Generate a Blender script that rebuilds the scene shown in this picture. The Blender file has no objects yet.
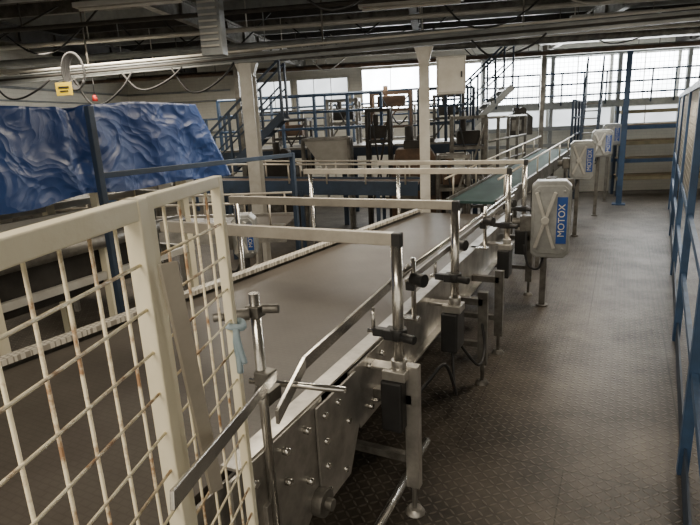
import bpy, bmesh, math, random
from mathutils import Vector, Matrix, noise
random.seed(7)
SC=bpy.context.scene
COL=SC.collection

# ------------------------------------------------------------------ materials
def newmat(name):
    m=bpy.data.materials.new(name); m.use_nodes=True
    nt=m.node_tree; b=nt.nodes['Principled BSDF']
    return m,nt,b
def coords(nt):
    tc=nt.nodes.new('ShaderNodeTexCoord'); return tc.outputs['Object']
def mat(name,c1,c2=None,rough=.5,metal=0.0,scale=6.0,bump=0.0,bscale=40.0,thr=(.35,.7),rvar=.12):
    m,nt,b=newmat(name)
    c2=c2 or tuple(x*.6 for x in c1)
    co=coords(nt)
    n=nt.nodes.new('ShaderNodeTexNoise'); n.inputs['Scale'].default_value=scale; n.inputs['Detail'].default_value=6; n.inputs['Roughness'].default_value=.65
    nt.links.new(co,n.inputs['Vector'])
    r=nt.nodes.new('ShaderNodeValToRGB')
    r.color_ramp.elements[0].position=thr[0]; r.color_ramp.elements[0].color=(*c2,1)
    r.color_ramp.elements[1].position=thr[1]; r.color_ramp.elements[1].color=(*c1,1)
    nt.links.new(n.outputs['Fac'],r.inputs['Fac']); nt.links.new(r.outputs['Color'],b.inputs['Base Color'])
    mr=nt.nodes.new('ShaderNodeMapRange'); mr.inputs['To Min'].default_value=min(1,rough+rvar); mr.inputs['To Max'].default_value=max(.05,rough-rvar)
    nt.links.new(n.outputs['Fac'],mr.inputs['Value']); nt.links.new(mr.outputs['Result'],b.inputs['Roughness'])
    b.inputs['Metallic'].default_value=metal
    if bump>0:
        n2=nt.nodes.new('ShaderNodeTexNoise'); n2.inputs['Scale'].default_value=bscale; n2.inputs['Detail'].default_value=4
        nt.links.new(co,n2.inputs['Vector'])
        bp=nt.nodes.new('ShaderNodeBump'); bp.inputs['Strength'].default_value=bump; bp.inputs['Distance'].default_value=.01
        nt.links.new(n2.outputs['Fac'],bp.inputs['Height']); nt.links.new(bp.outputs['Normal'],b.inputs['Normal'])
    return m
def M(nt,op,a,b=None,c=None):
    n=nt.nodes.new('ShaderNodeMath'); n.operation=op
    for i,v in enumerate((a,b,c)):
        if v is None: continue
        if isinstance(v,(int,float)): n.inputs[i].default_value=v
        else: nt.links.new(v,n.inputs[i])
    return n.outputs[0]
def tread_mat():
    m,nt,b=newmat('tread_plate')
    co=coords(nt)
    rot=nt.nodes.new('ShaderNodeMapping'); rot.inputs['Rotation'].default_value=(0,0,math.radians(18)); nt.links.new(co,rot.inputs['Vector']); co2=rot.outputs[0]
    s=nt.nodes.new('ShaderNodeSeparateXYZ'); nt.links.new(co2,s.inputs[0])
    k=22.0
    x=M(nt,'MULTIPLY',s.outputs[0],k); y=M(nt,'MULTIPLY',s.outputs[1],k)
    fx=M(nt,'SUBTRACT',M(nt,'FRACT',x),.5); fy=M(nt,'SUBTRACT',M(nt,'FRACT',y),.5)
    par=M(nt,'MODULO',M(nt,'ADD',M(nt,'ADD',M(nt,'FLOOR',x),M(nt,'FLOOR',y)),1000),2)
    a=M(nt,'ADD',fx,fy); c=M(nt,'SUBTRACT',fx,fy)
    def ell(p,q): return M(nt,'ADD',M(nt,'POWER',M(nt,'ABSOLUTE',M(nt,'DIVIDE',p,.72)),2),M(nt,'POWER',M(nt,'ABSOLUTE',M(nt,'DIVIDE',q,.2)),2))
    e1=ell(a,c); e2=ell(c,a)
    d=M(nt,'ADD',M(nt,'MULTIPLY',e1,par),M(nt,'MULTIPLY',e2,M(nt,'SUBTRACT',1,par)))
    h=nt.nodes.new('ShaderNodeMapRange'); h.inputs['From Min'].default_value=1.15; h.inputs['From Max'].default_value=.5; h.interpolation_type='SMOOTHSTEP'
    nt.links.new(d,h.inputs['Value'])
    n=nt.nodes.new('ShaderNodeTexNoise'); n.inputs['Scale'].default_value=1.5; n.inputs['Detail'].default_value=10; n.inputs['Roughness'].default_value=.75
    nt.links.new(co,n.inputs['Vector'])
    r=nt.nodes.new('ShaderNodeValToRGB'); r.color_ramp.elements[0].position=.36; r.color_ramp.elements[0].color=(.028,.023,.018,1)
    r.color_ramp.elements[1].position=.68; r.color_ramp.elements[1].color=(.118,.099,.078,1)
    nt.links.new(n.outputs['Fac'],r.inputs['Fac'])
    mx=nt.nodes.new('ShaderNodeMix'); mx.data_type='RGBA'; mx.blend_type='MIX'
    nt.links.new(M(nt,'MULTIPLY',h.outputs[0],.5),mx.inputs[0]); nt.links.new(r.outputs['Color'],mx.inputs[6]); mx.inputs[7].default_value=(.185,.158,.125,1)
    br=nt.nodes.new('ShaderNodeTexBrick'); nt.links.new(co2,br.inputs['Vector']); br.inputs['Scale'].default_value=1; br.inputs['Brick Width'].default_value=1.25; br.inputs['Row Height'].default_value=2.4; br.inputs['Mortar Size'].default_value=.004
    br.inputs['Color1'].default_value=(1,1,1,1); br.inputs['Color2'].default_value=(.92,.92,.92,1); br.inputs['Mortar'].default_value=(.5,.48,.45,1)
    mu=nt.nodes.new('ShaderNodeMix'); mu.data_type='RGBA'; mu.blend_type='MULTIPLY'; mu.inputs[0].default_value=1
    nt.links.new(mx.outputs[2],mu.inputs[6]); nt.links.new(br.outputs['Color'],mu.inputs[7])
    nt.links.new(mu.outputs[2],b.inputs['Base Color'])
    mr=nt.nodes.new('ShaderNodeMapRange'); mr.inputs['To Min'].default_value=.62; mr.inputs['To Max'].default_value=.34
    nt.links.new(n.outputs['Fac'],mr.inputs['Value']); nt.links.new(mr.outputs['Result'],b.inputs['Roughness'])
    b.inputs['Metallic'].default_value=.3
    bp=nt.nodes.new('ShaderNodeBump'); bp.inputs['Strength'].default_value=1.0; bp.inputs['Distance'].default_value=.0035
    nt.links.new(h.outputs[0],bp.inputs['Height']); nt.links.new(bp.outputs['Normal'],b.inputs['Normal'])
    return m
def brick_mat(name,c1,c2,cm,sx,w,hh,rough,ms=.02,bump=.5,rotx=False,metal=0.0,off=.5,noise_amt=.5,dist=.004):
    m,nt,b=newmat(name)
    co=coords(nt)
    mp=nt.nodes.new('ShaderNodeMapping'); nt.links.new(co,mp.inputs['Vector'])
    if rotx: mp.inputs['Rotation'].default_value=(math.radians(90),0,0)
    br=nt.nodes.new('ShaderNodeTexBrick'); nt.links.new(mp.outputs[0],br.inputs['Vector'])
    br.offset=off
    br.inputs['Color1'].default_value=(*c1,1); br.inputs['Color2'].default_value=(*c2,1); br.inputs['Mortar'].default_value=(*cm,1)
    br.inputs['Scale'].default_value=sx; br.inputs['Brick Width'].default_value=w; br.inputs['Row Height'].default_value=hh; br.inputs['Mortar Size'].default_value=ms
    n=nt.nodes.new('ShaderNodeTexNoise'); n.inputs['Scale'].default_value=1.6; n.inputs['Detail'].default_value=8; n.inputs['Roughness'].default_value=.7; nt.links.new(co,n.inputs['Vector'])
    mx=nt.nodes.new('ShaderNodeMix'); mx.data_type='RGBA'; mx.blend_type='MULTIPLY'; mx.inputs[0].default_value=noise_amt
    rr=nt.nodes.new('ShaderNodeValToRGB'); rr.color_ramp.elements[0].position=.3; rr.color_ramp.elements[0].color=(.42,.39,.36,1); rr.color_ramp.elements[1].position=.65
    nt.links.new(n.outputs['Fac'],rr.inputs['Fac'])
    nt.links.new(br.outputs['Color'],mx.inputs[6]); nt.links.new(rr.outputs['Color'],mx.inputs[7]); nt.links.new(mx.outputs[2],b.inputs['Base Color'])
    b.inputs['Roughness'].default_value=rough; b.inputs['Metallic'].default_value=metal
    bp=nt.nodes.new('ShaderNodeBump'); bp.inputs['Strength'].default_value=bump; bp.inputs['Distance'].default_value=dist; bp.invert=True
    nt.links.new(br.outputs['Fac'],bp.inputs['Height']); nt.links.new(bp.outputs['Normal'],b.inputs['Normal'])
    return m
TREAD=tread_mat()
BELT=brick_mat('modular_belt',(.108,.095,.080),(.105,.092,.078),(.092,.080,.067),1.0,.04,.0254,.43,ms=.003,bump=.12,noise_amt=.7,dist=.001)
GREENBELT=mat('green_belt',(.026,.068,.062),(.016,.042,.038),rough=.8,scale=3,rvar=.05)
WALLW=brick_mat('painted_brick',(.78,.75,.66),(.75,.72,.63),(.67,.64,.56),1.0,.23,.075,.8,ms=.005,bump=.2,rotx=True,noise_amt=.25)
CEIL=mat('ceiling_deck',(.085,.072,.058),(.035,.029,.023),rough=.85,scale=1.2,thr=(.35,.7))
STEEL=mat('brushed_steel',(.58,.56,.52),(.36,.345,.32),rough=.34,metal=.82,scale=7,bump=.06,bscale=60,thr=(.34,.60))
DSTEEL=mat('grimy_steel',(.26,.25,.225),(.10,.093,.082),rough=.45,metal=.6,scale=7,bump=.2)
STAIN=mat('stainless_tube',(.76,.74,.69),(.52,.50,.46),rough=.22,metal=.9,scale=12)
ALU=mat('painted_bar',(.60,.56,.48),(.43,.39,.33),rough=.42,metal=.4,scale=5)
CREAM=mat('cream_paint',(.86,.80,.61),(.78,.71,.51),rough=.5,scale=5,bump=.12,bscale=50,thr=(.3,.6))
CREAMRUST=mat('rusty_cream_wire',(.82,.74,.53),(.32,.18,.09),rough=.6,scale=16,thr=(.38,.50))
BLACK=mat('black_plastic',(.026,.026,.027),(.015,.015,.015),rough=.45,scale=8)
RUBBER=mat('cable_rubber',(.02,.02,.021),rough=.6)
BLUE=mat('blue_paint',(.045,.098,.20),(.03,.058,.11),rough=.55,scale=4,thr=(.3,.6))
DBLUE=mat('dark_blue_paint',(.028,.050,.092),(.017,.029,.050),rough=.55,scale=4)
LABELB=mat('label_blue',(.012,.075,.33),(.01,.06,.27),rough=.4)
WHITE=mat('white_paint',(.74,.72,.66),(.60,.57,.50),rough=.5,scale=5)
GREYP=mat('grey_blue_paint',(.34,.355,.35),(.21,.22,.22),rough=.5,scale=4)
LGREY=mat('light_grey_paint',(.54,.53,.49),(.42,.40,.36),rough=.45,scale=6,metal=.1)
BOXM=mat('cast_aluminium',(.42,.425,.41),(.28,.285,.275),rough=.42,scale=6,metal=.5,bump=.1)
RUST=mat('rusty_brown',(.16,.095,.055),(.05,.034,.025),rough=.75,scale=4)
DARK=mat('dark_grime',(.045,.04,.034),(.022,.019,.016),rough=.7,scale=5)
WOOD=mat('pallet_wood',(.25,.20,.12),(.14,.10,.06),rough=.75,scale=6)
PALEY=mat('pale_yellow_paint',(.30,.26,.16),(.18,.15,.09),rough=.6,scale=5)
YELLOW=mat('yellow_sign',(.85,.62,.04),(.7,.5,.03),rough=.5)
RED=mat('red_paint',(.6,.03,.02),(.45,.02,.015),rough=.45)
RAG=mat('pale_blue_cloth',(.42,.52,.58),(.30,.40,.46),rough=.9,scale=20)
def tarp_mat():
    m,nt,b=newmat('blue_tarp')
    co=coords(nt)
    n=nt.nodes.new('ShaderNodeTexNoise'); n.inputs['Scale'].default_value=3; n.inputs['Detail'].default_value=3; nt.links.new(co,n.inputs['Vector'])
    r=nt.nodes.new('ShaderNodeValToRGB'); r.color_ramp.elements[0].position=.3; r.color_ramp.elements[0].color=(.015,.040,.145,1)
    r.color_ramp.elements[1].position=.75; r.color_ramp.elements[1].color=(.021,.058,.20,1)
    nt.links.new(n.outputs['Fac'],r.inputs['Fac']); nt.links.new(r.outputs['Color'],b.inputs['Base Color'])
    b.inputs['Roughness'].default_value=.42; b.inputs['Specular IOR Level'].default_value=.45
    w=nt.nodes.new('ShaderNodeTexNoise'); w.inputs['Scale'].default_value=2.5; w.inputs['Detail'].default_value=2; nt.links.new(co,w.inputs['Vector'])
    ad=nt.nodes.new('ShaderNodeVectorMath'); ad.operation='MULTIPLY_ADD'; nt.links.new(w.outputs['Color'],ad.inputs[0]); ad.inputs[1].default_value=(.7,.7,.7); nt.links.new(co,ad.inputs[2])
    v=nt.nodes.new('ShaderNodeTexVoronoi'); v.feature='F1'; v.inputs['Scale'].default_value=4.5; nt.links.new(ad.outputs[0],v.inputs['Vector'])
    v2=nt.nodes.new('ShaderNodeTexVoronoi'); v2.feature='F1'; v2.inputs['Scale'].default_value=11; nt.links.new(ad.outputs[0],v2.inputs['Vector'])
    hh=M(nt,'ADD',M(nt,'MULTIPLY',v.outputs['Distance'],1.0),M(nt,'MULTIPLY',v2.outputs['Distance'],.35))
    bp=nt.nodes.new('ShaderNodeBump'); bp.inputs['Strength'].default_value=.55; bp.inputs['Distance'].default_value=.06
    nt.links.new(hh,bp.inputs['Height']); nt.links.new(bp.outputs['Normal'],b.inputs['Normal'])
    return m
TARP=tarp_mat()
def glass_mat(name,c,s):
    m,nt,b=newmat(name)
    co=coords(nt); n=nt.nodes.new('ShaderNodeTexNoise'); n.inputs['Scale'].default_value=1.1; n.inputs['Detail'].default_value=4; nt.links.new(co,n.inputs['Vector'])
    mr=nt.nodes.new('ShaderNodeMapRange'); mr.inputs['From Min'].default_value=.3; mr.inputs['From Max'].default_value=.7; mr.inputs['To Min'].default_value=s*.6; mr.inputs['To Max'].default_value=s*1.3
    nt.links.new(n.outputs['Fac'],mr.inputs['Value']); nt.links.new(mr.outputs['Result'],b.inputs['Emission Strength'])
    b.inputs['Base Color'].default_value=(.5,.55,.6,1); b.inputs['Emission Color'].default_value=(*c,1); b.inputs['Roughness'].default_value=.4
    return m
PANE=glass_mat('daylit_frosted_glass',(.93,.97,1.0),16)
PANEDIM=glass_mat('dim_frosted_glass',(.84,.88,.90),2.4)
CHAIN=brick_mat('white_chain_guard',(.74,.70,.61),(.68,.64,.55),(.36,.33,.28),1.0,.03,.03,.4,ms=.004,bump=.3,noise_amt=.2,off=.5)

# ------------------------------------------------------------------ builder
class B:
    def __init__(s): s.bm=bmesh.new()
    def _hexa(s,c,ax,ay,az):
        vs=[]
        for i in (-1,1):
            for j in (-1,1):
                for k in (-1,1): vs.append(s.bm.verts.new(c+ax*i+ay*j+az*k))
        for f in ((0,1,3,2),(4,6,7,5),(0,4,5,1),(2,3,7,6),(0,2,6,4),(1,5,7,3)): s.bm.faces.new([vs[q] for q in f])
        return s
    def box(s,c,size,rz=0,R=None):
        R=R or Matrix.Rotation(rz,3,'Z')
        return s._hexa(Vector(c),R@Vector((size[0]/2,0,0)),R@Vector((0,size[1]/2,0)),R@Vector((0,0,size[2]/2)))
    def bar(s,p0,p1,w,t,up=(0,0,1)):
        p0=Vector(p0);p1=Vector(p1);d=(p1-p0);n=d.normalized();up=Vector(up)
        if abs(n.dot(up))>.98: up=Vector((0,1,0))
        side=n.cross(up).normalized(); u=side.cross(n).normalized()
        return s._hexa((p0+p1)/2,d/2,side*w/2,u*t/2)
    def cyl(s,p0,p1,r,seg=14,r2=None):
        p0=Vector(p0);p1=Vector(p1);r2=r if r2 is None else r2
        n=(p1-p0).normalized(); a=n.orthogonal().normalized(); b=n.cross(a)
        A=[];Bv=[]
        for i in range(seg):
            th=2*math.pi*i/seg; o=a*math.cos(th)+b*math.sin(th)
            A.append(s.bm.verts.new(p0+o*r));Bv.append(s.bm.verts.new(p1+o*r2))
        for i in range(seg):
            f=s.bm.faces.new((A[i],A[(i+1)%seg],Bv[(i+1)%seg],Bv[i])); f.smooth=True
        s.bm.faces.new(A[::-1]);s.bm.faces.new(Bv)
        return s
    def prism(s,pts,off):
        off=Vector(off);A=[s.bm.verts.new(Vector(p)) for p in pts];C=[s.bm.verts.new(Vector(p)+off) for p in pts];n=len(pts)
        s.bm.faces.new(A[::-1]);s.bm.faces.new(C)
        for i in range(n): s.bm.faces.new((A[i],A[(i+1)%n],C[(i+1)%n],C[i]))
        return s
    def tube(s,pts,r,seg=8,sub=6):
        P=[Vector(p) for p in pts]; Q=[]
        for i in range(len(P)-1):
            p0=P[max(i-1,0)];p1=P[i];p2=P[i+1];p3=P[min(i+2,len(P)-1)]
            for j in range(sub):
                t=j/sub; Q.append(.5*((2*p1)+(p2-p0)*t+(2*p0-5*p1+4*p2-p3)*t*t+(-p0+3*p1-3*p2+p3)*t**3))
        Q.append(P[-1]); rings=[]
        prev=None
        for i,q in enumerate(Q):
            d=(Q[min(i+1,len(Q)-1)]-Q[max(i-1,0)]).normalized()
            a=d.orthogonal().normalized() if prev is None else (prev-d*prev.dot(d)).normalized()
            prev=a; b=d.cross(a)
            rings.append([s.bm.verts.new(q+(a*math.cos(2*math.pi*k/seg)+b*math.sin(2*math.pi*k/seg))*r) for k in range(seg)])
        for i in range(len(rings)-1):
            for k in range(seg):
                f=s.bm.faces.new((rings[i][k],rings[i][(k+1)%seg],rings[i+1][(k+1)%seg],rings[i+1][k])); f.smooth=True
        s.bm.faces.new(rings[0][::-1]); s.bm.faces.new(rings[-1])
        return s
    def obj(s,name,mt,parent=None,bevel=0,loc=None,seg=2):
        loc=Vector(loc) if loc else (parent.location.copy() if parent else Vector((0,0,0)))
        bmesh.ops.recalc_face_normals(s.bm,faces=s.bm.faces)
        for v in s.bm.verts: v.co-=loc
        me=bpy.data.meshes.new(name); s.bm.to_mesh(me); s.bm.free()
        o=bpy.data.objects.new(name,me); COL.objects.link(o); me.materials.append(mt)
        if parent: o.parent=parent
        else: o.location=loc
        if bevel:
            md=o.modifiers.new('Bevel','BEVEL'); md.width=bevel; md.segments=seg; md.limit_method='ANGLE'; md.angle_limit=math.radians(50)
        return o
def meta(o,label,cat,group=None):
    o['label']=label;o['category']=cat
    if group:o['group']=group
    return o
def thing(name,loc,label,cat,group=None):
    e=bpy.data.objects.new(name,None);e.location=loc;e.empty_display_size=.1;COL.objects.link(e);return meta(e,label,cat,group)
def text(name,s,size,matrix,mt,parent,ext=.001):
    cu=bpy.data.curves.new(name,'FONT');cu.body=s;cu.size=size;cu.extrude=ext;cu.align_x='CENTER';cu.align_y='CENTER'
    t=bpy.data.objects.new('tmp',cu);COL.objects.link(t);bpy.context.view_layer.update()
    me=bpy.data.meshes.new_from_object(t.evaluated_get(bpy.context.evaluated_depsgraph_get()))
    bpy.data.objects.remove(t)
    loc=parent.location if parent else Vector((0,0,0))
    me.transform(Matrix.Translation(-loc)@matrix); me.materials.clear(); me.materials.append(mt)
    o=bpy.data.objects.new(name,me);COL.objects.link(o);o.parent=parent
    return o
YAW=math.radians(18);CX=Vector((math.cos(YAW),math.sin(YAW),0));CY=Vector((-math.sin(YAW),math.cos(YAW),0))
def W(u,v,z=0): 
    p=CX*u+CY*v;return Vector((p.x,p.y,z))

# ------------------------------------------------------------------ room shell
CZ=3.9
def struct(o): o['kind']='structure';return o
def slab(name,u0,u1,v0,v1,z0,z1,mt):
    bm=bmesh.new();bmesh.ops.create_cube(bm,size=1)
    for v in bm.verts: v.co=Vector((v.co.x*(u1-u0),v.co.y*(v1-v0),v.co.z*(z1-z0)))
    me=bpy.data.meshes.new(name);bm.to_mesh(me);bm.free();o=bpy.data.objects.new(name,me);COL.objects.link(o);me.materials.append(mt)
    o.location=W((u0+u1)/2,(v0+v1)/2,(z0+z1)/2);o.rotation_euler=(0,0,YAW);return struct(o)
fl=slab('floor',-8.3,7.7,-3.2,14.6,-.1,0,TREAD)
slab('ceiling',-8.3,7.7,-3.2,14.6,CZ,CZ+.1,CEIL)
slab('wall_back',-8.3,7.7,14.4,14.6,0,CZ,WALLW)
wl=slab('wall_left',0,17.6,0,.2,0,CZ,WALLW); wl.location=W(-8.2,5.6,CZ/2); wl.rotation_euler=(0,0,YAW+math.pi/2)
wr=slab('wall_right',0,17.6,0,.2,0,CZ,WALLW); wr.location=W(7.6,5.6,CZ/2); wr.rotation_euler=(0,0,YAW+math.pi/2)
wi=0
def window(u0,u1,z0,z1,pm,nx=4,nz=2):
    global wi;wi+=1
    v=14.37
    b=B()
    for u in (u0,u1): b.bar(W(u,v,z0),W(u,v,z1),.04,.08,up=CY)
    for i in range(1,nx): 
        u=u0+(u1-u0)*i/nx; b.bar(W(u,v,z0),W(u,v,z1),.016,.06,up=CY)
    for i in range(nz+1):
        z=z0+(z1-z0)*i/nz; b.bar(W(u0-.03,v,z),W(u1+.03,v,z),.07,.04 if i in(0,nz) else .016)
    o=struct(b.obj('window_%d'%wi,WHITE,loc=W((u0+u1)/2,v,z0)))
    p=B().box(W((u0+u1)/2,14.385,(z0+z1)/2),(u1-u0,.02,z1-z0),YAW).obj('glass_pane',pm,parent=o)
for i in range(6): window(-1.7+i*1.5,-1.7+i*1.5+1.47,2.2,3.25,PANE,2,1)
for i in range(2): window(-4.9+i*1.5,-4.9+i*1.5+1.35,2.3,3.1,PANEDIM,3,1)
for i in range(4): window(1.4+i*1.5,1.4+i*1.5+1.46,1.62,2.05,PANEDIM,2,1)
for k,(z,r) in enumerate(((2.95,.025),(2.7,.018),(1.9,.03))):
    struct(B().cyl(W(-8.06,2.5,z),W(-8.06,14.2,z),r).cyl(W(-8.06,14.2,z),W(-5.2,14.34,z),r).obj('trim_%d'%(k+1),GREYP,loc=W(-8.06,8,z)))

# ceiling steelwork
for i in range(18):
    v=.8+i*.76
    meta(B().bar(W(-8.05,v,CZ-.12),W(7.45,v,CZ-.12),.08,.24).obj('purlin',(DSTEEL,GREYP,DARK)[i%3],loc=W(0,v,CZ)),'dark steel purlin under the ceiling deck','beam','ceiling purlins')
for i in range(5):
    u=-6.0+i*2.9;b=B()
    b.bar(W(u,-2,CZ-.32),W(u,14.2,CZ-.32),.10,.03);b.bar(W(u,-2,CZ-.55),W(u,14.2,CZ-.55),.10,.03);b.bar(W(u,-2,CZ-.43),W(u,14.2,CZ-.43),.02,.2)
    v=-1.8
    while v<14:
        b.bar(W(u,v,CZ-.54),W(u,v,CZ-.33),.09,.015,up=CY);v+=.8
    meta(b.obj('roof_girder',DSTEEL if i%2 else DARK,loc=W(u,6,CZ-.5)),'dark ribbed steel girder below the purlins','beam','roof girders')
for (v,z,r,mt,lab) in ((2.6,3.2,.05,DSTEEL,'dark service pipe hung under the roof'),(3.3,3.2,.03,LGREY,'pale service pipe hung under the roof'),(4.3,3.2,.022,WHITE,'thin white conduit hung under the roof'),(5.0,3.25,.035,GREYP,'blue grey pipe hung under the roof'),(6.2,3.22,.025,DARK,'dark thin pipe hung under the roof'),(7.5,3.25,.03,LGREY,'pale service pipe hung under the roof'),(8.3,3.15,.05,GREYP,'blue grey pipe hung under the roof'),(9.3,3.15,.03,WHITE,'white painted service pipe under the roof'),(10.3,3.2,.07,DSTEEL,'thick galvanised pipe under the roof'),(11.3,3.3,.03,DARK,'dark service pipe hung under the roof'),(12.15,3.15,.04,RUST,'rusty service pipe hung under the roof'),(13.3,3.27,.06,DSTEEL,'dark pipe close to the windows')):
    b=B().cyl(W(-8.0,v,z),W(7.4,v,z),r)
    for k in range(7): b.cyl(W(-7+k*2.3,v,z),W(-7+k*2.3,v,CZ-.2),.008,6)
    meta(b.obj('service_pipe',mt,loc=W(0,v,z)),lab,'pipe','roof service pipes')
for i in range(26):
    u=-7.0+random.random()*12;v=2.5+random.random()*10.5
    p=[W(u,v,3.65),W(u+.5,v+.1,3.3-random.random()*.25),W(u+1.1,v-.05,3.4-random.random()*.3),W(u+1.7,v+.1,3.65)]
    meta(B().tube(p,.013,6,5).obj('roof_cable',RUBBER if i%3 else LGREY,loc=p[0]),'loose cable sagging under the roof steel','cable','roof cables')
b=B();b.bar(W(2.2,11.75,3.4),W(7.3,11.75,3.4),.5,.22)
for k in range(4): b.cyl(W(2.6+k*1.5,11.75,3.4),W(2.6+k*1.5,11.75,CZ),.01,6)
meta(b.obj('air_duct',DSTEEL,loc=W(4.5,11.75,3.4)),'rectangular galvanised air duct hung from the ceiling','duct')
for (u,v) in ((-3,5.6),(-5,4.05),(-.2,6.75),(2.6,8.7),(-3.5,9.8)):
    t=thing('strip_light_fitting',W(u,v,3.2),'unlit white strip light fitting hung from roof','light fitting','strip light fittings')
    B().bar(W(u-.6,v,3.28),W(u+.6,v,3.28),.12,.05).obj('fitting_body',LGREY,t,.006)
    B().cyl(W(u-.56,v,3.24),W(u+.56,v,3.24),.015,10).obj('tube',WHITE,t)
    for k in(-.5,.5): B().cyl(W(u+k,v,3.3),W(u+k,v,CZ-.15),.006,6).obj('chain',DSTEEL,t)
t=thing('cable_trunking',(-4.05,5.0,2.75),'light grey louvred trunking dropping from the ceiling','trunking')
B().box((-4.05,5,3.33),(.24,.16,1.14),YAW).obj('casing',GREYP,t,.006)
b=B()
for k in range(16): b.box((-4.05+.03,4.9,2.85+k*.062),(.2,.02,.02),YAW)
b.obj('louvre',LGREY,t)

# long beam with conduits, rising slightly to one side
def BL(x,z,off=0): 
    zz=z+(.024*(x+7.8) if 1<z<3.7 else 0)
    p=Vector((x,7.81+.322*x,zz)); return p+CY*off
t=thing('overhead_beam',BL(-3,2.8),'long blue grey steel beam carrying conduits over the conveyors','beam')
b=B();b.bar(BL(-10.2,2.86),BL(2.6,2.86),.07,.014);b.bar(BL(-10.2,2.76),BL(2.6,2.76),.07,.014);b.bar(BL(-10.2,2.81),BL(2.6,2.81),.014,.1)
b.obj('flanged_beam',GREYP,t)
B().cyl(BL(-10.2,2.90,-.02),BL(2.6,2.90,-.02),.016).obj('conduit',WHITE,t)
B().cyl(BL(-10.2,2.81,-.05),BL(2.6,2.81,-.05),.016).obj('conduit',DARK,t)
for x in (-9,-6.8,-3.6,-1.2,.9,2.3): B().cyl(BL(x,2.87),BL(x,CZ),.012,8).obj('hanger_rod',DSTEEL,t)
def column(x,w,lab,mt):
    H=2.74+.024*(x+7.8)
    p=BL(x,0);t=thing('steel_column',p,lab,'column','beam columns')
    b=B()
    for s in (-1,1): b.bar(p+CY*s*w/2,p+CY*s*w/2+Vector((0,0,H)),w,.015,up=CY)
    b.bar(p,p+Vector((0,0,H)),.012,w,up=CY);b.obj('column_shaft',mt,t)
    b=B();pp=[p+CX*a+Vector((0,0,z))-CY*.05 for a,z in ((-w/2,H-.17),(w/2,H-.17),(w*.9,H),(-w*.9,H))];b.prism(pp,CY*.1);b.obj('head_bracket',mt,t)
    B().box(p+Vector((0,0,.01)),(.3,.3,.02),YAW).obj('base_plate',mt,t)
column(-4.61,.17,'pale grey steel column under the long beam',LGREY)
column(-2.36,.135,'white painted steel column with flared head bracket',WHITE)
t=thing('switch_cabinet',BL(-2.05,2.1,-.16),'white electrical cabinet fixed on the steel column','electrical cabinet')
B().box(BL(-2.04,2.36,-.14),(.36,.16,.46),YAW).obj('cabinet_body',LGREY,t,.01)
B().box(BL(-2.04,2.36,-.225),(.31,.012,.40),YAW).obj('cabinet_door',WHITE,t,.004)
B().box(BL(-1.92,2.36,-.24),(.02,.02,.07),YAW).obj('handle',BLACK,t)
for i,(x,dz) in enumerate(((-6.6,.35),(-5.9,.22),(-5.2,.3),(-1.4,.2),(-7.8,.2))):
    meta(B().tube([BL(x-.4,2.76,-.08),BL(x-.2,2.76-dz,-.12),BL(x,2.76-dz*1.1,-.1),BL(x+.3,2.76-dz*.6,-.13),BL(x+.45,2.76,-.08)],.014).obj('hanging_cable',RUBBER,loc=BL(x,2.7)),'black cable looped below the long beam','cable','cables on beam')
b=B()
pts=[]
for j in range(60):
    a=j*math.pi/6;k=j/12
    pts.append(BL(-6.9,2.82,-.13)+CX*(.11+.012*k)*math.cos(a)+Vector((0,0,(.2+.01*k)*math.sin(a)))-CY*.02*k)
b.tube(pts,.015,6,2)
meta(b.obj('cable_coil',RUBBER,loc=BL(-6.9,2.8)),'coiled black cable hung on the beam','cable')
t=thing('hanging_sign',BL(-7.05,2.58,-.25),'small yellow warning sign hanging from the beam','sign')
B().box(BL(-7.05,2.60,-.25),(.24,.01,.17),YAW).obj('sign_plate',YELLOW,t)
B().box(BL(-7.05,2.62,-.257),(.16,.006,.025),YAW).obj('printed_mark',BLACK,t)
B().box(BL(-7.05,2.57,-.257),(.12,.006,.018),YAW).obj('printed_mark',BLACK,t)
for x in(-7.13,-6.97): B().cyl(BL(x,2.68,-.25),BL(x,2.76,-.03),.004,6).obj('hook',DSTEEL,t)
t=thing('emergency_pull',BL(-6.75,2.4,-.06),'red pull handle on a short cord','switch')
B().cyl(BL(-6.75,2.5,-.06),BL(-6.75,2.77,-.03),.005,6).obj('cord',BLACK,t)
B().cyl(BL(-6.75,2.42,-.06),BL(-6.75,2.5,-.06),.04,12,.02).obj('handle',RED,t)

# ------------------------------------------------------------------ main conveyor
XL=lambda y:-2.88+.115*y
Y0,Y1=-.4,6.2
t=thing('belt_conveyor',(-1.8,3,0),'wide dark modular belt conveyor with worn steel sides','conveyor')
B().prism([(XL(Y0)+.06,Y0,.86),(-1.12,Y0,.86),(-1.12,Y1,.86),(XL(Y1)+.06,Y1,.86)],(0,0,.03)).obj('belt',BELT,t)
b=B();b.bar((-1.075,2.3,.73),(-1.075,Y1,.73),.012,.3);b.bar((-1.09,1.2,.905),(-1.09,Y1,.905),.075,.012);b.bar((-1.05,2.3,.585),(-1.05,Y1,.585),.06,.012);b.bar((-1.09,Y0,.72),(-1.09,1.3,.72),.012,.32)
b.obj('side_frame',STEEL,t)
B().bar((XL(Y0)+.02,Y0,.76),(XL(Y1)+.02,Y1,.76),.012,.34).obj('side_frame',DSTEEL,t)
B().bar((XL(Y0)+.03,Y0,.93),(XL(Y1)+.03,Y1,.93),.07,.03).obj('edge_guide',CHAIN,t)
B().bar((XL(Y0)-.04,Y0,.90),(XL(Y1)-.04,Y1,.90),.05,.02).obj('outer_rail',STEEL,t)
B().prism([(-1.06,1.15,.90),(-1.06,1.75,.90),(-1.06,1.75,.52),(-1.06,1.5,.34),(-1.06,1.15,.34)],(.014,0,0)).obj('side_plate',STEEL,t,.003)
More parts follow.
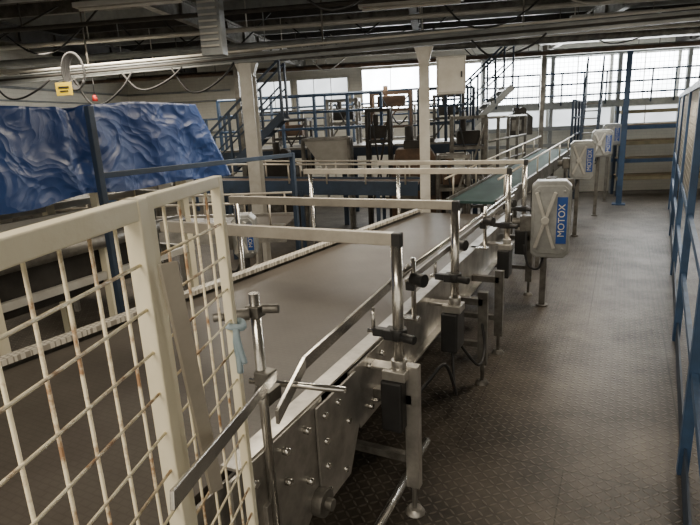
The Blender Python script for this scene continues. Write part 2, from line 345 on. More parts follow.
B().prism([(-1.044,1.68,.88),(-1.044,2.05,.88),(-1.044,2.12,.70),(-1.044,1.95,.40),(-1.044,1.68,.40)],(.012,0,0)).obj('side_plate',STEEL,t,.003)
B().prism([(-1.056,2.0,.89),(-1.056,2.45,.89),(-1.056,2.45,.55),(-1.056,2.1,.55)],(.012,0,0)).obj('side_plate',STEEL,t,.003)
for (y,z) in ((1.25,.83),(1.25,.6),(1.45,.83),(1.45,.7),(1.6,.83),(1.6,.6),(1.74,.82),(1.74,.7),(1.74,.58),(1.74,.46),(1.86,.82),(1.95,.68),(1.9,.46),(2.2,.84),(2.36,.84),(2.2,.62),(2.36,.62),(1.4,.42)):
    B().cyl((-1.05,y,z),(-1.020,y,z),.015,6).obj('bolt',STAIN,t)
B().cyl((-1.05,1.66,.46),(-1.0,1.66,.46),.06,18).cyl((-1.05,1.66,.46),(-.97,1.66,.46),.026,12).obj('shaft_bearing',DSTEEL,t,.003)
def leg(x,y,z1,par,mt=DSTEEL):
    b=B();b.box((x,y,(z1+.16)/2),(.07,.05,z1-.16));b.cyl((x,y,.02),(x,y,.3),.014,8);b.cyl((x,y,.0),(x,y,.03),.055,14,.035)
    return b.obj('leg',mt,par,.003)
for y in (2.28,3.82,4.42,6.1):
    leg(-.84,y,.84 if y<3 else .74,t,STEEL if y<3 else DSTEEL)
    leg(XL(y)-.03,y,.9,t)
    B().bar((-.84,y,.66),(-1.08,y,.66),.05,.05).obj('leg_bracket',DSTEEL,t)
    B().bar((-.84,y,.32),(XL(y),y,.32),.04,.04).obj('cross_brace',DSTEEL,t)
B().cyl((-.93,1.2,.06),(-.93,2.75,.12),.024,12).obj('tie_pipe',STAIN,t)
for y in (.8,1.6,2.6,3.4,4.2,5.0,5.8): B().cyl((-1.08,y,.72),(XL(y)+.03,y,.72),.03,10).obj('return_roller',DSTEEL,t)
B().bar((-1.9,1.2,.5),(-1.75,6.1,.5),1.2,.02).obj('drip_tray',DARK,t)

def arm(y,xl,z,r,lab,h=.055):
    t=thing('cross_bar_arm',(-.9,y,.8),lab,'conveyor guard','cross bar arms')
    B().bar((xl,y,z),(-.90,y,z),.04,h).obj('cross_bar',ALU,t,.004)
    B().cyl((-.9,y,.78),(-.9,y,z-.03),r,20).obj('post',STAIN,t)
    B().box((-.895,y,z-.005),(.045,.046,h+.012)).obj('corner_joint',BLACK,t,.006)
    B().box((-.92,y+.02,.64),(.11,.19,.27)).obj('mounting_block',BLACK,t,.012)
    B().box((-.91,y,.80),(.12,.12,.05)).box((-1.0,y,.82),(.14,.08,.02)).cyl((-.9,y,.82),(-.9,y,.87),r+.012,16).obj('clamp_base',STEEL,t,.004)
    B().box((-.92,y-.0,1.0),(.09,.075,.05)).box((-.99,y,1.0),(.08,.04,.04)).cyl((-.9,y,.975),(-.9,y,1.03),r+.016,16).cyl((-.87,y-.03,1.0),(-.80,y-.05,1.0),.022,12).obj('rod_clamp',BLACK,t,.004)
    B().cyl((-.96,y,1.0),(-1.06,y,1.0),.012,10).cyl((-1.03,y,.99),(-1.03,y,1.12),.01,8).obj('support_rod',STAIN,t)
arm(2.26,-2.34,1.468,.027,'wide grey bar on a polished post above the belt',.06)
arm(3.26,-2.64,1.468,.027,'long pale bar on polished posts above the belt')
arm(5.05,-3.05,1.50,.026,'longest pale bar on polished posts above the belt')
arm(6.0,-2.6,1.50,.022,'thin bar on slim posts at the belt end',.045)
for (x,y,z) in ((-2.62,3.26,1.45),(-3.0,5.05,1.49),(-2.34,5.95,1.49)):
    meta(B().cyl((x,y+.04,0),(x,y+.04,z-.01),.02,14).cyl((x,y+.04,0),(x,y+.04,.02),.06,14).obj('bar_support_post',STAIN,loc=(x,y,0)),'slim steel post carrying a cross bar end','post','cross bar supports')

t=thing('side_guide_rail',(-1.02,2,.88),'flat steel guide rail bent outward at its end','guide rail')
b=B();W0=.052
pp=[(-.945,1.28,1.06),(-1.03,1.60,1.095),(-1.03,2.75,1.165)]
for i in range(2):
    p,q=pp[i],pp[i+1];b.prism([p,q,(q[0],q[1],q[2]+W0),(p[0],p[1],p[2]+W0)],(.014,0,0))
b.obj('rail_bar',STAIN,t,.002)
B().prism([(-1.03,2.7,1.10),(-1.03,6.1,1.10),(-1.03,6.1,1.14),(-1.03,2.7,1.14)],(.012,0,0)).obj('rail_bar',STEEL,t,.002)
B().cyl((-1.0,2.6,1.20),(-1.0,6.1,1.20),.012,10).obj('rail_rod',STAIN,t)
for y in (2.72,3.6,4.5,5.5):
    B().cyl((-.985,y,.9),(-.985,y,1.26),.014,10).box((-1.03,y,.905),(.14,.06,.012)).obj('rail_post',STAIN,t)
    B().cyl((-.99,y,1.14),(-.91,y-.03,1.14),.038,14).box((-1.0,y,1.10),(.05,.05,.05)).obj('clamp_knob',BLACK,t,.003)

t=thing('end_guide_stand',(-1.03,1.34,.6),'upright rod with clamps and angled steel guide bar','guide rail')
B().cyl((-1.03,1.34,.6),(-1.03,1.34,1.48),.017,14).obj('upright_rod',STAIN,t)
B().cyl((-1.16,1.44,1.10),(-.80,1.5,1.10),.012,12).obj('cross_rod',STAIN,t)
B().box((-1.03,1.34,1.42),(.05,.045,.04)).cyl((-1.03,1.31,1.42),(-1.09,1.26,1.42),.02,12).cyl((-1.09,1.26,1.42),(-1.12,1.24,1.42),.014,10).cyl((-1.0,1.34,1.43),(-.95,1.36,1.43),.015,10).obj('clamp',DSTEEL,t,.004)
B().box((-1.04,1.38,1.10),(.06,.08,.05)).cyl((-1.03,1.34,1.15),(-1.0,1.28,1.15),.02,10).box((-1.01,1.335,1.19),(.06,.05,.05)).obj('clamp',DSTEEL,t,.004)
B().bar((-.985,1.36,1.19),(-.575,.5,1.455),.008,.032).obj('guide_bar',STAIN,t,.002)
B().box((-1.045,1.34,.6),(.03,.08,.2)).obj('rod_bracket',STEEL,t,.003)
meta(B().prism([(-.712,.683-.02,1.775),(-.70,.683+.010,1.775),(-.722,.762,1.25),(-.732,.735,1.25)],(.006,.003,0)).obj('flat_bar',ALU,loc=(-.72,.7,1.25),bevel=.002),'flat grey bar leaning upright against the mesh','bar')
b=B();c0=Vector((-.835,1.0,1.52))
b.tube([c0+Vector((-.02,.0,.0)),c0+Vector((.0,-.022,.006)),c0+Vector((.022,.0,-.002)),c0+Vector((.0,.022,.004)),c0+Vector((-.02,.0,.0))],.009,8,5)
for k,(dx,dz) in enumerate(((.01,-.11),(.022,-.085),(-.004,-.07))):
    q=[c0+Vector((.018,-.02,0)),c0+Vector((.02+dx*.4,-.028,dz*.4)),c0+Vector((.016+dx,-.03+.006*k,dz))]
    b.tube(q,.008-.001*k,6,5)
meta(b.obj('tied_rag',RAG,loc=c0),'pale blue rag tied around the cage upright','rag')

meta(B().tube([(-.9,3.2,.52),(-.83,3.0,.36),(-.78,2.85,.42),(-.8,2.7,.66),(-.86,2.6,.6),(-.9,2.42,.55)],.010).obj('drooping_cable',RUBBER,loc=(-.85,2.9,.5)),'black cable drooping between mounting blocks','cable','conveyor cables')
meta(B().tube([(-.9,3.35,.52),(-.8,3.5,.30),(-.8,3.7,.34),(-.84,3.79,.5)],.010).obj('drooping_cable',RUBBER,loc=(-.85,3.5,.5)),'black cable drooping to the conveyor leg','cable','conveyor cables')

# ------------------------------------------------------------------ inclined green belt + drives
def frame_conv(name,a,b_,w,mtb,lab,cat,group=None,legs=4,side=DSTEEL,guard=True):
    a=Vector(a);b2=Vector(b_);d=(b2-a);n=Vector((d.x,d.y,0)).normalized();s=Vector((n.y,-n.x,0))
    t=thing(name,(a.x,a.y,0),lab,cat,group)
    B().bar(a,b2,w,.03).obj('belt',mtb,t)
    for k in (-1,1):
        o=s*k*(w/2+.03)
        B().bar(a+o-Vector((0,0,.06)),b2+o-Vector((0,0,.06)),.03,.2).obj('side_frame',side,t)
        for i in range(legs):
            p=a+d*((i+.5)/legs)+o
            B().box((p.x,p.y,(p.z-.1)/2),(.05,.05,p.z-.1),math.atan2(n.y,n.x)).obj('leg',side,t)
    if guard:
        for k in (-1,1):
            o=s*k*(w/2+.05)
            b=B();b.cyl(a+o+Vector((0,0,.28)),b2+o+Vector((0,0,.28)),.014,8)
            for i in range(6):
                p=a+d*((i+.3)/6)+o;b.cyl(p,p+Vector((0,0,.28)),.012,8)
            b.obj('guard_rail',ALU,t)
    return t
frame_conv('inclined_conveyor',(-1.56,6.35,1.0),(-1.2,12.0,1.24),.54,GREENBELT,'long dark green belt conveyor rising toward the far wall','conveyor',side=DSTEEL)
def drive(x,y,z,w,h,rz,lab):
    t=thing('drive_cabinet',(x,y,0),lab,'motor drive','conveyor drives')
    R=Matrix.Rotation(rz,4,'Z');Tm=Matrix.Translation((x,y,z))@R
    def P(a,b,c): return Tm@Vector((a,b,c))
    def octo(hw,hh,ch,y0,dy):
        pts=[(-hw+ch,-hh),(hw-ch,-hh),(hw,-hh+ch),(hw,hh-ch),(hw-ch,hh),(-hw+ch,hh),(-hw,hh-ch),(-hw,-hh+ch)]
        return [P(a,y0,c) for a,c in pts],(R.to_3x3()@Vector((0,dy,0)))
    p,o=octo(w/2,h/2,.05,-.1,.2);B().prism(p,o).obj('housing',BOXM,t,.012)
    p,o=octo(w*.43,h*.44,.04,-.118,.02);b=B().prism(p,o)
    for a in(-1,1):
        for c in(-1,1): b.cyl(P(a*w*.32,-.11,c*h*.37),P(a*w*.32,-.132,c*h*.37),.013,8)
    b.obj('cover_plate',BOXM,t,.005)
    B().box(P(w*.28,-.12,0),(w*.26,.008,h*.60),rz).obj('label_plate',LABELB,t)
    mt=Tm@Matrix.Translation((w*.28,-.126,0))@Matrix.Rotation(math.pi/2,4,'X')@Matrix.Rotation(math.pi/2,4,'Z')
    text('lettering','MOTOX',min(w*.24,h*.165),mt,WHITE,t)
    b=B();up=R.to_3x3()@Vector((0,1,0))
    for s in(-1,1): b.bar(P(-w*.38,-.132,-s*h*.36),P(w*.10,-.132,s*h*.36),.03,.034,up=up)
    b.cyl(P(-w*.14,-.11,0),P(-w*.14,-.165,0),.038,16)
    b.obj('cross_rib',LGREY,t,.003)
    B().box(P(-w*.62,.02,-.05),(w*.35,.14,.16),rz).cyl(P(-w*.5,.02,-.05),P(-w*1.0,.02,-.05),.05,14).obj('gear_motor',DSTEEL,t,.006)
    B().box((x-.05,y+.03,(z-h/2)/2),(.06,.06,z-h/2)).cyl((x-.05,y+.03,0),(x-.05,y+.03,.02),.06,12).obj('leg',DSTEEL,t)
    B().tube([P(-.05,0,-h/2),P(-.1,-.08,-h/2-.12),P(-.2,-.03,-h/2-.1),P(-.25,.05,-h/2+.1)],.012).obj('power_cable',RUBBER,t)
drive(-.60,5.75,.95,.37,.78,.12,'large grey drive cabinet with blue label by walkway')
drive(-.55,9.4,1.24,.36,.60,.12,'grey drive cabinet beside the green belt')
drive(-.34,11.4,1.38,.36,.50,.12,'grey drive cabinet further along the belt')
drive(-.22,13.3,1.46,.36,.46,.12,'grey drive cabinet near the far belt end')
drive(-3.22,4.15,.98,.22,.42,.5,'small drive box with blue label beyond the belt')
for (x,y,z,s) in ((-.75,7.2,.95,.22),(-.72,8.2,1.0,.2),(-.62,10.4,1.12,.24)):
    t=thing('motor_unit',(x,y,0),'dark geared motor on a bracket beside the belt','motor','small motors')
    B().cyl((x-.1,y,z),(x+.16,y,z),s*.42,16).obj('motor_body',DSTEEL,t)
    B().box((x-.14,y,z),(.14,s,s)).obj('gearbox',DARK,t,.01)
    B().box((x-.14,y,(z-s/2)/2),(.05,.05,z-s/2)).obj('bracket_leg',DSTEEL,t)

# ------------------------------------------------------------------ tarp + frame
def tarp():
    bm=bmesh.new();NU,NV=150,80;rows=[]
    for i in range(NU+7):
        cap=max(0,i-NU);y=.7+(3.38-.7)*min(i,NU)/NU+cap*.03
        zt=2.17+.008*math.sin(y*2.1)+.03*math.exp(-((y-2.8)/.5)**2)
        pinch=math.exp(-((y-2.28)/.05)**2)
        zt-=.03*pinch
        zb=1.60+.012*math.sin(y*3.7)+.012*math.sin(y*9)+.03*(y-1.5)-.04*max(0,y-2.6)
        row=[]
        for j in range(NV):
            s=j/(NV-1)
            if s<.34: q=s/.34;x=-3.85;z=zb+.1+(zt-.05-zb-.1)*q;wr=1
            elif s<.62: q=(s-.34)/.28;x=-3.85+.87*q;z=zt-.04+.03*q;wr=.2
            else: q=(s-.62)/.38;x=-2.98+.05*q;z=zt+(zb-zt)*q;wr=.35+.6*q
            yy=y+(.27*max(0,(s-.62)/.38) if s>.62 else 0)*(max(0,(i-NU*.7))/(NU*.3) if i<NU else 1)
            n=noise.noise(Vector((x*1.2,y*1.8,z*1.0)))*.045+noise.noise(Vector((x,y*3.8+z*1.6,z*2.0)))*.04+(.5-abs(noise.noise(Vector((x*2,y*5-z*3,z*3.5)))))*.03
            x+=(n-.02)*wr+.014*math.sin(y*10+1.2*math.sin(y*2.3)+z*2)*wr-.03*pinch*(1 if s>.5 else 0)
            z+=noise.noise(Vector((x*2,y*3,7)))*.012*(1 if .3<s<.66 else .3)
            if cap: x=x+(-3.42-x)*cap/6
            row.append(bm.verts.new((x,yy,z)))
        rows.append(row)
    for i in range(len(rows)-1):
        for j in range(NV-1):
            f=bm.faces.new((rows[i][j],rows[i+1][j],rows[i+1][j+1],rows[i][j+1]));f.smooth=True
    for v in bm.verts: v.co-=Vector((-3.4,2.2,1.6))
    me=bpy.data.meshes.new('tarpaulin');bm.to_mesh(me);bm.free();o=bpy.data.objects.new('tarpaulin',me);COL.objects.link(o);me.materials.append(TARP);o.location=(-3.4,2.2,1.6)
    meta(o,'creased blue tarpaulin draped over a steel frame','tarpaulin')
tarp()
t=thing('equipment_frame',(-3.4,2.2,0),'pale steel frame standing beneath the blue tarpaulin','frame')
for x in(-3.15,-3.68):
    for y in (.85,1.7,2.5,3.3): B().box((x,y,1.02),(.06,.06,2.04)).obj('frame_leg',CREAM,t)
for z in (.5,1.05,1.5,2.05):
    b=B()
    for x in(-3.15,-3.68): b.bar((x,.75,z),(x,3.35,z),.04,.05)
    for y in (.85,3.3): b.bar((-3.68,y,z),(-3.15,y,z),.04,.05)
    b.obj('frame_rail',LGREY,t)
B().box((-3.42,2.1,1.2),(.45,1.9,.5)).obj('covered_machine',DARK,t,.02)
B().cyl((-3.1,1.2,1.3),(-3.1,3.2,1.3),.05,14).obj('drive_roller',DSTEEL,t)
t=thing('blue_guard_post',(-2.84,2.28,0),'blue post and rail standing before the tarpaulin','post')
B().box((-2.84,2.30,1.08),(.04,.04,2.16)).obj('post_shaft',DBLUE,t,.003)
B().bar((-2.84,2.30,1.75),(-2.78,4.4,1.72),.03,.035).obj('side_rail',DBLUE,t,.003)
B().box((-2.78,4.4,.87),(.04,.04,1.74)).obj('post_shaft',DBLUE,t,.003)

# ------------------------------------------------------------------ cage
def panel(p0,p1,zt,lab,fw=.045,pitch=.064):
    p0=Vector((*p0,0));p1=Vector((*p1,0));d=p1-p0;L=d.length;n=d/L
    t=thing('mesh_guard_panel',p0,lab,'safety fence','guard cage panels')
    nn=Vector((n.y,-n.x,0))
    b=B()
    for p in (p0,p1): b.bar(p,p+Vector((0,0,zt)),fw,fw,up=nn)
    for z in (.12,zt-fw*.55): b.bar(p0+Vector((0,0,z)),p1+Vector((0,0,z)),fw*.9,fw*1.1)
    b.obj('panel_frame',CREAM,t,.003)
    b=B();k=int(L/pitch)
    for i in range(1,k+1):
        q=p0+n*(L*i/(k+1));b.cyl(q+Vector((0,0,.12)),q+Vector((0,0,zt-.03)),.003,6)
    z=.18
    while z<zt-.06:
        b.cyl(p0+Vector((0,0,z))+nn*.004,p1+Vector((0,0,z))+nn*.004,.003,6);z+=.08
    b.obj('wire_mesh',CREAMRUST,t)
panel((-.43,-.25),(-.728,.648),1.892,'cream painted mesh guard panel with rusty wires',.033,.07)
panel((-.742,.682),(-.842,.995),1.892,'narrow cream mesh guard panel with rusty wires',.024,.066)

# ------------------------------------------------------------------ walkway railing
RX=lambda y:.26+.055*y
t=thing('walkway_railing',(.5,4,0),'tall blue guard rail with flat bars and mesh screen','railing')
for y in (1.6,3.15,5.2,7.4,9.8,12.4): B().box((RX(y),y,1.1 if y>4 else .57),(.055,.055,2.2 if y>4 else 1.14)).obj('rail_post',BLUE,t,.003)
for z in (1.1,.6): B().bar((RX(1),1,z),(RX(12.4),12.4,z),.03,.055).obj('flat_rail',BLUE,t)
B().bar((RX(5.2),5.2,2.17),(RX(12.4),12.4,2.17),.05,.06).obj('top_rail',BLUE,t)
B().bar((RX(1)+.0,1,.09),(RX(12.4),12.4,.09),.012,.17).obj('kick_board',DBLUE,t)
b=B()
for i in range(103): 
    y=5.25+i*.07;b.cyl((RX(y),y,1.1),(RX(y),y,2.15),.0022,4)
for i in range(15): b.cyl((RX(5.2),5.2,1.12+i*.07),(RX(12.4),12.4,1.12+i*.07),.0022,4)
b.obj('wire_mesh',LGREY,t)
t=thing('tall_blue_post',(.02,12.9,0),'tall blue square post at the walkway end','post')
B().box((.02,12.9,1.55),(.11,.11,3.1)).obj('post_shaft',BLUE,t);B().box((.02,12.9,.01),(.26,.26,.02)).obj('base_plate',BLUE,t)

t=thing('pallet_rack',W(5.5,13.7,0),'wide rack with dull yellow and blue beams','rack')
for u in(4.35,5.9,7.3):
    for v in (13.5,13.85): B().box(W(u,v,1.02),(.06,.05,2.04),YAW).obj('rack_upright',DBLUE,t)
for k,z in enumerate((.45,.85,1.25,1.6,1.95)):
    for v in(13.47,13.88): B().bar(W(4.3,v,z-.04),W(7.35,v,z-.04),.04,.08).obj('rack_beam',PALEY if k%2==0 else BLUE,t)
    if z<1.9: B().bar(W(4.35,13.68,z+.02),W(7.3,13.68,z+.02),.36,.03).obj('shelf_board',WOOD,t)

# ------------------------------------------------------------------ mid/back clutter
def railing(a,b_,z0,zr,lab,mt=BLUE,n=4,group='platform railings',mid=2):
    a=Vector((*a,0));b2=Vector((*b_,0));t=thing('guard_railing',(a.x,a.y,z0),lab,'railing',group)
    for i in range(n):
        p=a.lerp(b2,i/(n-1));B().box((p.x,p.y,(z0+zr)/2),(.05,.05,zr-z0)).obj('rail_post',mt,t)
    for i in range(mid+1):
        z=zr-(zr-z0)*i/(mid+1)*.95;B().cyl(a+Vector((0,0,z)),b2+Vector((0,0,z)),.022,8).obj('rail_pipe',mt,t)
def platform(u0,u1,v0,v1,z,lab,mt=BLUE):
    t=thing('steel_platform',W((u0+u1)/2,(v0+v1)/2,0),lab,'platform','work platforms')
    B().box(W((u0+u1)/2,(v0+v1)/2,z-.03),(u1-u0,v1-v0,.05),YAW).obj('deck',DSTEEL,t)
    for v in(v0,v1): B().bar(W(u0,v,z-.12),W(u1,v,z-.12),.06,.16).obj('edge_beam',mt,t)
    for u in(u0,u1): B().bar(W(u,v0,z-.12),W(u,v1,z-.12),.06,.16).obj('edge_beam',mt,t)
    for u in (u0+.05,(u0+u1)/2,u1-.05):
        for v in (v0+.05,v1-.05): B().box(W(u,v,(z-.2)/2),(.09,.09,z-.2),YAW).obj('platform_leg',DBLUE,t)
platform(-4.2,.9,10.5,12.2,1.55,'steel work platform with blue edge beams',DBLUE)
P=lambda u,v:(W(u,v).x,W(u,v).y)
railing(P(-4.1,10.55),P(-.9,10.55),1.55,2.5,'blue handrail on the work platform',n=6)
railing(P(-.2,10.55),P(.8,10.55),1.55,2.5,'short blue handrail by the stairs',mt=DBLUE,n=3)
railing(P(-4.1,12.15),P(.8,12.15),1.55,2.6,'dark blue handrail along the platform back edge',mt=DBLUE,n=9,mid=3)
railing(P(-4.1,13.2),P(.2,13.2),0,2.3,'dark lattice rail behind the platform',mt=DSTEEL,n=9,mid=5)
railing(P(-7.6,8.6),P(-4.8,8.6),1.0,2.1,'white handrail near the back wall',mt=WHITE,n=6)
railing(P(-7.6,12.8),P(-4.4,12.8),0,2.2,'tall dark lattice rail by the white wall',mt=DBLUE,n=8,mid=4)
railing((-1.95,8.9),(-1.78,11.7),0,1.95,'dark guard rail beside the green belt',mt=DSTEEL,n=5,mid=4)
railing((-.95,12.3),(-.9,14.2),0,2.2,'dark guard rail at the green belt end',mt=DBLUE,n=4,mid=5)
platform(-7.8,-4.8,8.5,10.2,1.0,'low platform with blue edge by the wall')
t=thing('window_gantry',W(4.6,13.9,0),'blue grey gantry beams with wire screen before windows','gantry')
for u in (1.3,2.9,4.4,5.9,7.3): B().box(W(u,14.1,1.65),(.08,.08,3.3),YAW).obj('gantry_post',GREYP,t)
for z,h in ((2.12,.14),(1.6,.10),(3.28,.1),(1.2,.08)): B().bar(W(1.3,14.05,z),W(7.35,14.05,z),.06,h).obj('gantry_beam',GREYP,t)
for z in (2.35,2.6,2.85): B().cyl(W(1.3,14.0,z),W(7.35,14.0,z),.022,8).obj('gantry_rail',DBLUE,t)
for k in range(12): B().cyl(W(1.6+k*.5,14.0,2.12),W(1.6+k*.5,14.0,2.85),.018,8).obj('gantry_baluster',DBLUE,t)
b=B()
for i in range(60): b.cyl(W(1.35+i*.1,14.08,2.15),W(1.35+i*.1,14.08,3.25),.005,4)
for i in range(11): b.cyl(W(1.3,14.08,2.2+i*.1),W(7.35,14.08,2.2+i*.1),.005,4)
b.obj('wire_mesh',GREYP,t)
def stairs(a,b_,w,lab,n=8,mt=WHITE,rmt=BLUE):
    a=Vector(a);b2=Vector(b_);d=b2-a;h=Vector((d.x,d.y,0)).normalized();s=Vector((h.y,-h.x,0))*w/2
    t=thing('metal_stairs',(a.x,a.y,a.z),lab,'stairs','metal stairs')
    for k in(-1,1):
        B().bar(a+s*k,b2+s*k,.03,.12).obj('stringer',mt,t)
        b=B();b.bar(a+s*k+Vector((0,0,.85)),b2+s*k+Vector((0,0,.85)),.035,.035)
        b.bar(a+s*k+Vector((0,0,.45)),b2+s*k+Vector((0,0,.45)),.025,.025)
        for i in range(4):
            p=a+d*i/3+s*k;b.bar(p,p+Vector((0,0,.85)),.035,.035)
        b.obj('handrail',rmt,t)
    for i in range(n):
        p=a+d*(i+.5)/n;B().box(p,(.2,w,.03),math.atan2(h.y,h.x)).obj('tread',DSTEEL,t)
stairs((-6.3,7.4,1.0),(-5.1,7.95,2.15),.6,'steep dark stairs with blue handrails near column',8,mt=DBLUE,rmt=DBLUE)
stairs((-3.0,11.0,1.6),(-2.1,11.45,2.5),.6,'grey stringer stairs with dark blue handrails',8,mt=GREYP,rmt=DBLUE)
stairs((-.62,12.2,1.0),(-.6,12.9,2.2),.3,'narrow dark stairs above the drive cabinets',8,mt=DBLUE,rmt=DBLUE)
def scaffold(x,y,w,d,h,mt,lab,lv=3,rz=YAW,z0=0):
    t=thing('support_framework',(x,y,z0),lab,'frame','support frameworks');R=Matrix.Rotation(rz,3,'Z')
    def Q(a,b,z): return Vector((x,y,z0))+R@Vector((a*w/2,b*d/2,0))+Vector((0,0,z))
    for a in(-1,1):
        for c in(-1,1): B().bar(Q(a,c,0),Q(a,c,h),.05,.05).obj('upright',mt,t)
    for i in range(1,lv+1):
        z=h*i/lv-.03;b=B()
        b.bar(Q(-1,-1,z),Q(1,-1,z),.04,.05);b.bar(Q(-1,1,z),Q(1,1,z),.04,.05);b.bar(Q(-1,-1,z),Q(-1,1,z),.04,.05);b.bar(Q(1,-1,z),Q(1,1,z),.04,.05)
        b.obj('horizontal_beam',mt,t)
    B().bar(Q(-1,-1,h*.05),Q(1,-1,h*.95),.03,.03).obj('diagonal_brace',mt,t)
    B().box(Q(0,0,h/lv*(lv-1)+.14),(w*.7,d*.7,.22),rz).cyl(Q(-.3,0,h/lv*(lv-1)+.25),Q(-.3,0,h/lv*(lv-1)+.45),.05,12).obj('mounted_unit',RUST if lv%2 else DARK,t,.01)
    B().tube([Q(-.5,-.9,h*.9),Q(0,-1.0,h*.55),Q(.4,-1,h*.35),Q(.8,-.9,h*.5)],.018,6,5).obj('hose',RUBBER,t)
scaffold(-2.4,9.5,.55,.5,2.0,DSTEEL,'grimy steel framework holding a small unit',4)
scaffold(-2.3,8.2,.45,.45,1.45,DSTEEL,'short steel framework beside the green belt',3)
scaffold(-4.0,9.35,.4,.4,2.2,DARK,'dark steel framework behind the hopper',4)
scaffold(-4.3,10.75,.8,.45,1.0,RUST,'rusty framework standing on the work platform',3,z0=1.55)
scaffold(-5.2,10.35,.6,.45,.9,DSTEEL,'steel framework at the platform end',2,z0=1.55)
scaffold(-3.35,11.6,.6,.35,.9,DARK,'dark framework at the platform back',2,z0=1.55)
scaffold(-6.2,9.9,.7,.5,1.1,DARK,'dark framework on the low platform',3,z0=1.0)
def hopper(x,y,z,w,h,rz,lab,mt=LGREY):
    t=thing('hopper_chute',(x,y,0),lab,'hopper','hopper chutes');R=Matrix.Rotation(rz,3,'Z');b=B()
    top=[R@Vector((a*w/2,c*w/2,0))+Vector((x,y,z+h/2)) for a,c in((-1,-1),(1,-1),(1,1),(-1,1))]
    bot=[R@Vector((a*w/4+w*.2,c*w/4,0))+Vector((x,y,z-h/2)) for a,c in((-1,-1),(1,-1),(1,1),(-1,1))]
    T=[b.bm.verts.new(p) for p in top];Q=[b.bm.verts.new(p) for p in bot]
    for i in range(4): b.bm.faces.new((T[i],T[(i+1)%4],Q[(i+1)%4],Q[i]))
    o=b.obj('hopper_shell',mt,t);s=o.modifiers.new('s','SOLIDIFY');s.thickness=.02
    b=B()
    for i in range(4): b.bar(top[i],top[(i+1)%4],.04,.04)
    b.obj('rim',DSTEEL,t)
    for i in range(4): 
        p=top[i];B().box((p.x,p.y,p.z/2),(.05,.05,p.z)).obj('hopper_leg',DSTEEL,t)
hopper(-4.75,8.75,1.42,.8,.6,.4,'grey sheet metal hopper chute on dark legs',LGREY)
hopper(-6.3,5.9,1.3,.6,.5,.3,'small pale hopper chute beyond the tarpaulin')
def machine(x,y,z0,sx,sy,sz,mt,lab,rz=YAW):
    t=thing('machine_housing',(x,y,z0),lab,'machine','machine housings');R=Matrix.Rotation(rz,3,'Z')
    def Q(a,b,c): return Vector((x,y,z0))+R@Vector((a*sx/2,b*sy/2,0))+Vector((0,0,c*sz))
    B().prism([Q(-1,-1,0),Q(1,-1,0),Q(1,-1,.8),Q(.55,-1,1),Q(-.8,-1,1),Q(-1,-1,.7)],R@Vector((0,sy,0))).obj('machine_body',mt,t,.02)
    B().box(Q(-.35,-1.02,.45),(sx*.4,.02,sz*.5),rz).obj('access_panel',DSTEEL,t,.004)
    b=B();b.box(Q(.5,-1.05,.6),(sx*.25,.06,sz*.25),rz);b.cyl(Q(.5,-1,.6),Q(.5,-1.25,.6),min(sx,sz)*.07,14)
    b.obj('control_box',BLACK,t,.004)
    B().box(Q(0,0,1.04),(sx*.5,sy*.6,sz*.1),rz).cyl(Q(-.3,0,1.0),Q(-.3,0,1.25),.07,12).cyl(Q(.2,-.4,1.1),Q(.2,.6,1.1),.08,12).obj('top_unit',DARK,t,.006)
machine(-3.2,9.1,0,.85,.6,1.5,RUST,'rusty brown machine housing with access panel')
machine(-5.75,8.75,0,.65,.5,1.35,DARK,'dark grimy machine housing by the hopper')
machine(-2.0,12.3,1.55,.5,.35,.45,DARK,'dark gearbox housing on the platform')
machine(-6.9,4.8,0,.9,.6,1.35,DSTEEL,'grey steel machine behind the tarpaulin')
machine(-3.15,10.1,0,.7,.3,1.3,DARK,'dark machine housing before the platform edge')
frame_conv('cross_conveyor',(-3.35,5.2,.92),(-6.2,4.1,.92),.7,BELT,'worn side belt conveyor feeding the wide belt','conveyor','cross conveyors',3,STEEL,True)
frame_conv('cross_conveyor',(-2.6,7.5,1.1),(-5.9,6.65,1.2),.5,RUST,'blue framed conveyor crossing behind the columns','conveyor','cross conveyors',3,DBLUE,True)
for (u,v,z) in ((-3.6,10.35,3.3),(2.4,12.6,3.3)):
    meta(B().box(W(u,v,CZ/2),(.09,.09,CZ),YAW).box(W(u,v,.01),(.2,.2,.02),YAW).obj('slim_column',DSTEEL,loc=W(u,v,0)),'slim grey column rising to the roof','column','slim columns')

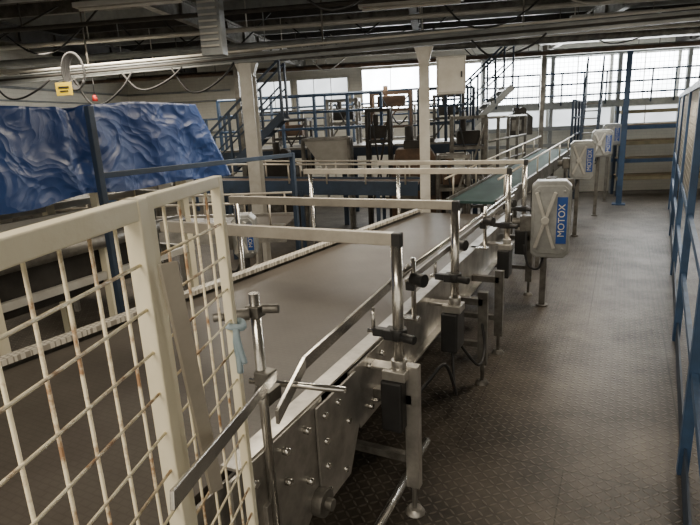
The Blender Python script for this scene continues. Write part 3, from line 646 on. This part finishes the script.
# ------------------------------------------------------------------ lights
def area(loc,sx,sy,e,c=(1,.88,.70),rz=0,rx=0,name='fill_light',lab='added area light giving warm fill from above',grp='fill lights'):  # defaults describe soft fill lamps added overhead to brighten the room
    l=bpy.data.lights.new('lamp','AREA');l.shape='RECTANGLE';l.size=sx;l.size_y=sy;l.energy=e;l.color=c
    o=bpy.data.objects.new(name,l);o.location=loc;o.rotation_euler=(rx,0,rz);COL.objects.link(o);meta(o,lab,'light',grp)
area((-.9,-.8,3.35),2.2,1.0,95)
area((-2.2,4.0,3.15),2.0,1.0,85)
area((.7,6.2,3.1),.4,1.2,95)  # small fill added to put a pool of glare on the walkway
area((-6.4,5.4,3.1),2.0,.8,120)
area((-7.8,8.9,3.1),1.5,.8,125,(1,.94,.82))  # fill added to brighten the left wall
area((-.4,10.2,3.0),.5,1.5,60,(1,.93,.80))
area((-4.8,10.6,3.0),2.0,.8,75,(1,.94,.82))
area(W(2.6,13.9,2.75),8.5,1.0,280,(.97,.98,.95),rz=YAW,rx=-math.radians(78),name='window_daylight',lab='daylight entering through the high frosted windows',grp='daylight')
w=bpy.data.worlds.new('world');SC.world=w;w.use_nodes=True
w.node_tree.nodes['Background'].inputs[0].default_value=(1,.91,.76,1);w.node_tree.nodes['Background'].inputs[1].default_value=1.0

# ------------------------------------------------------------------ camera
cam=bpy.data.cameras.new('camera');co=bpy.data.objects.new('camera',cam);COL.objects.link(co)
Xv=Vector((.8970,.0707,-.4364));Yv=Vector((.4396,-.2471,.8636))
Xv.normalize();Yv=(Yv-Xv*Yv.dot(Xv)).normalized();Zv=-(Vector((.0468,.9664,.2527)));Zv=(Zv-Xv*Zv.dot(Xv)-Yv*Zv.dot(Yv)).normalized()
right=Vector((Xv.x,Yv.x,Zv.x));down=Vector((Xv.y,Yv.y,Zv.y));fwd=Vector((Xv.z,Yv.z,Zv.z))
m3=Matrix((right,-down,-fwd)).transposed()
co.matrix_world=Matrix.Translation((0,0,2.0))@m3.to_4x4()
cam.sensor_width=36;cam.lens=540/700*36;cam.clip_start=.02
SC.camera=co
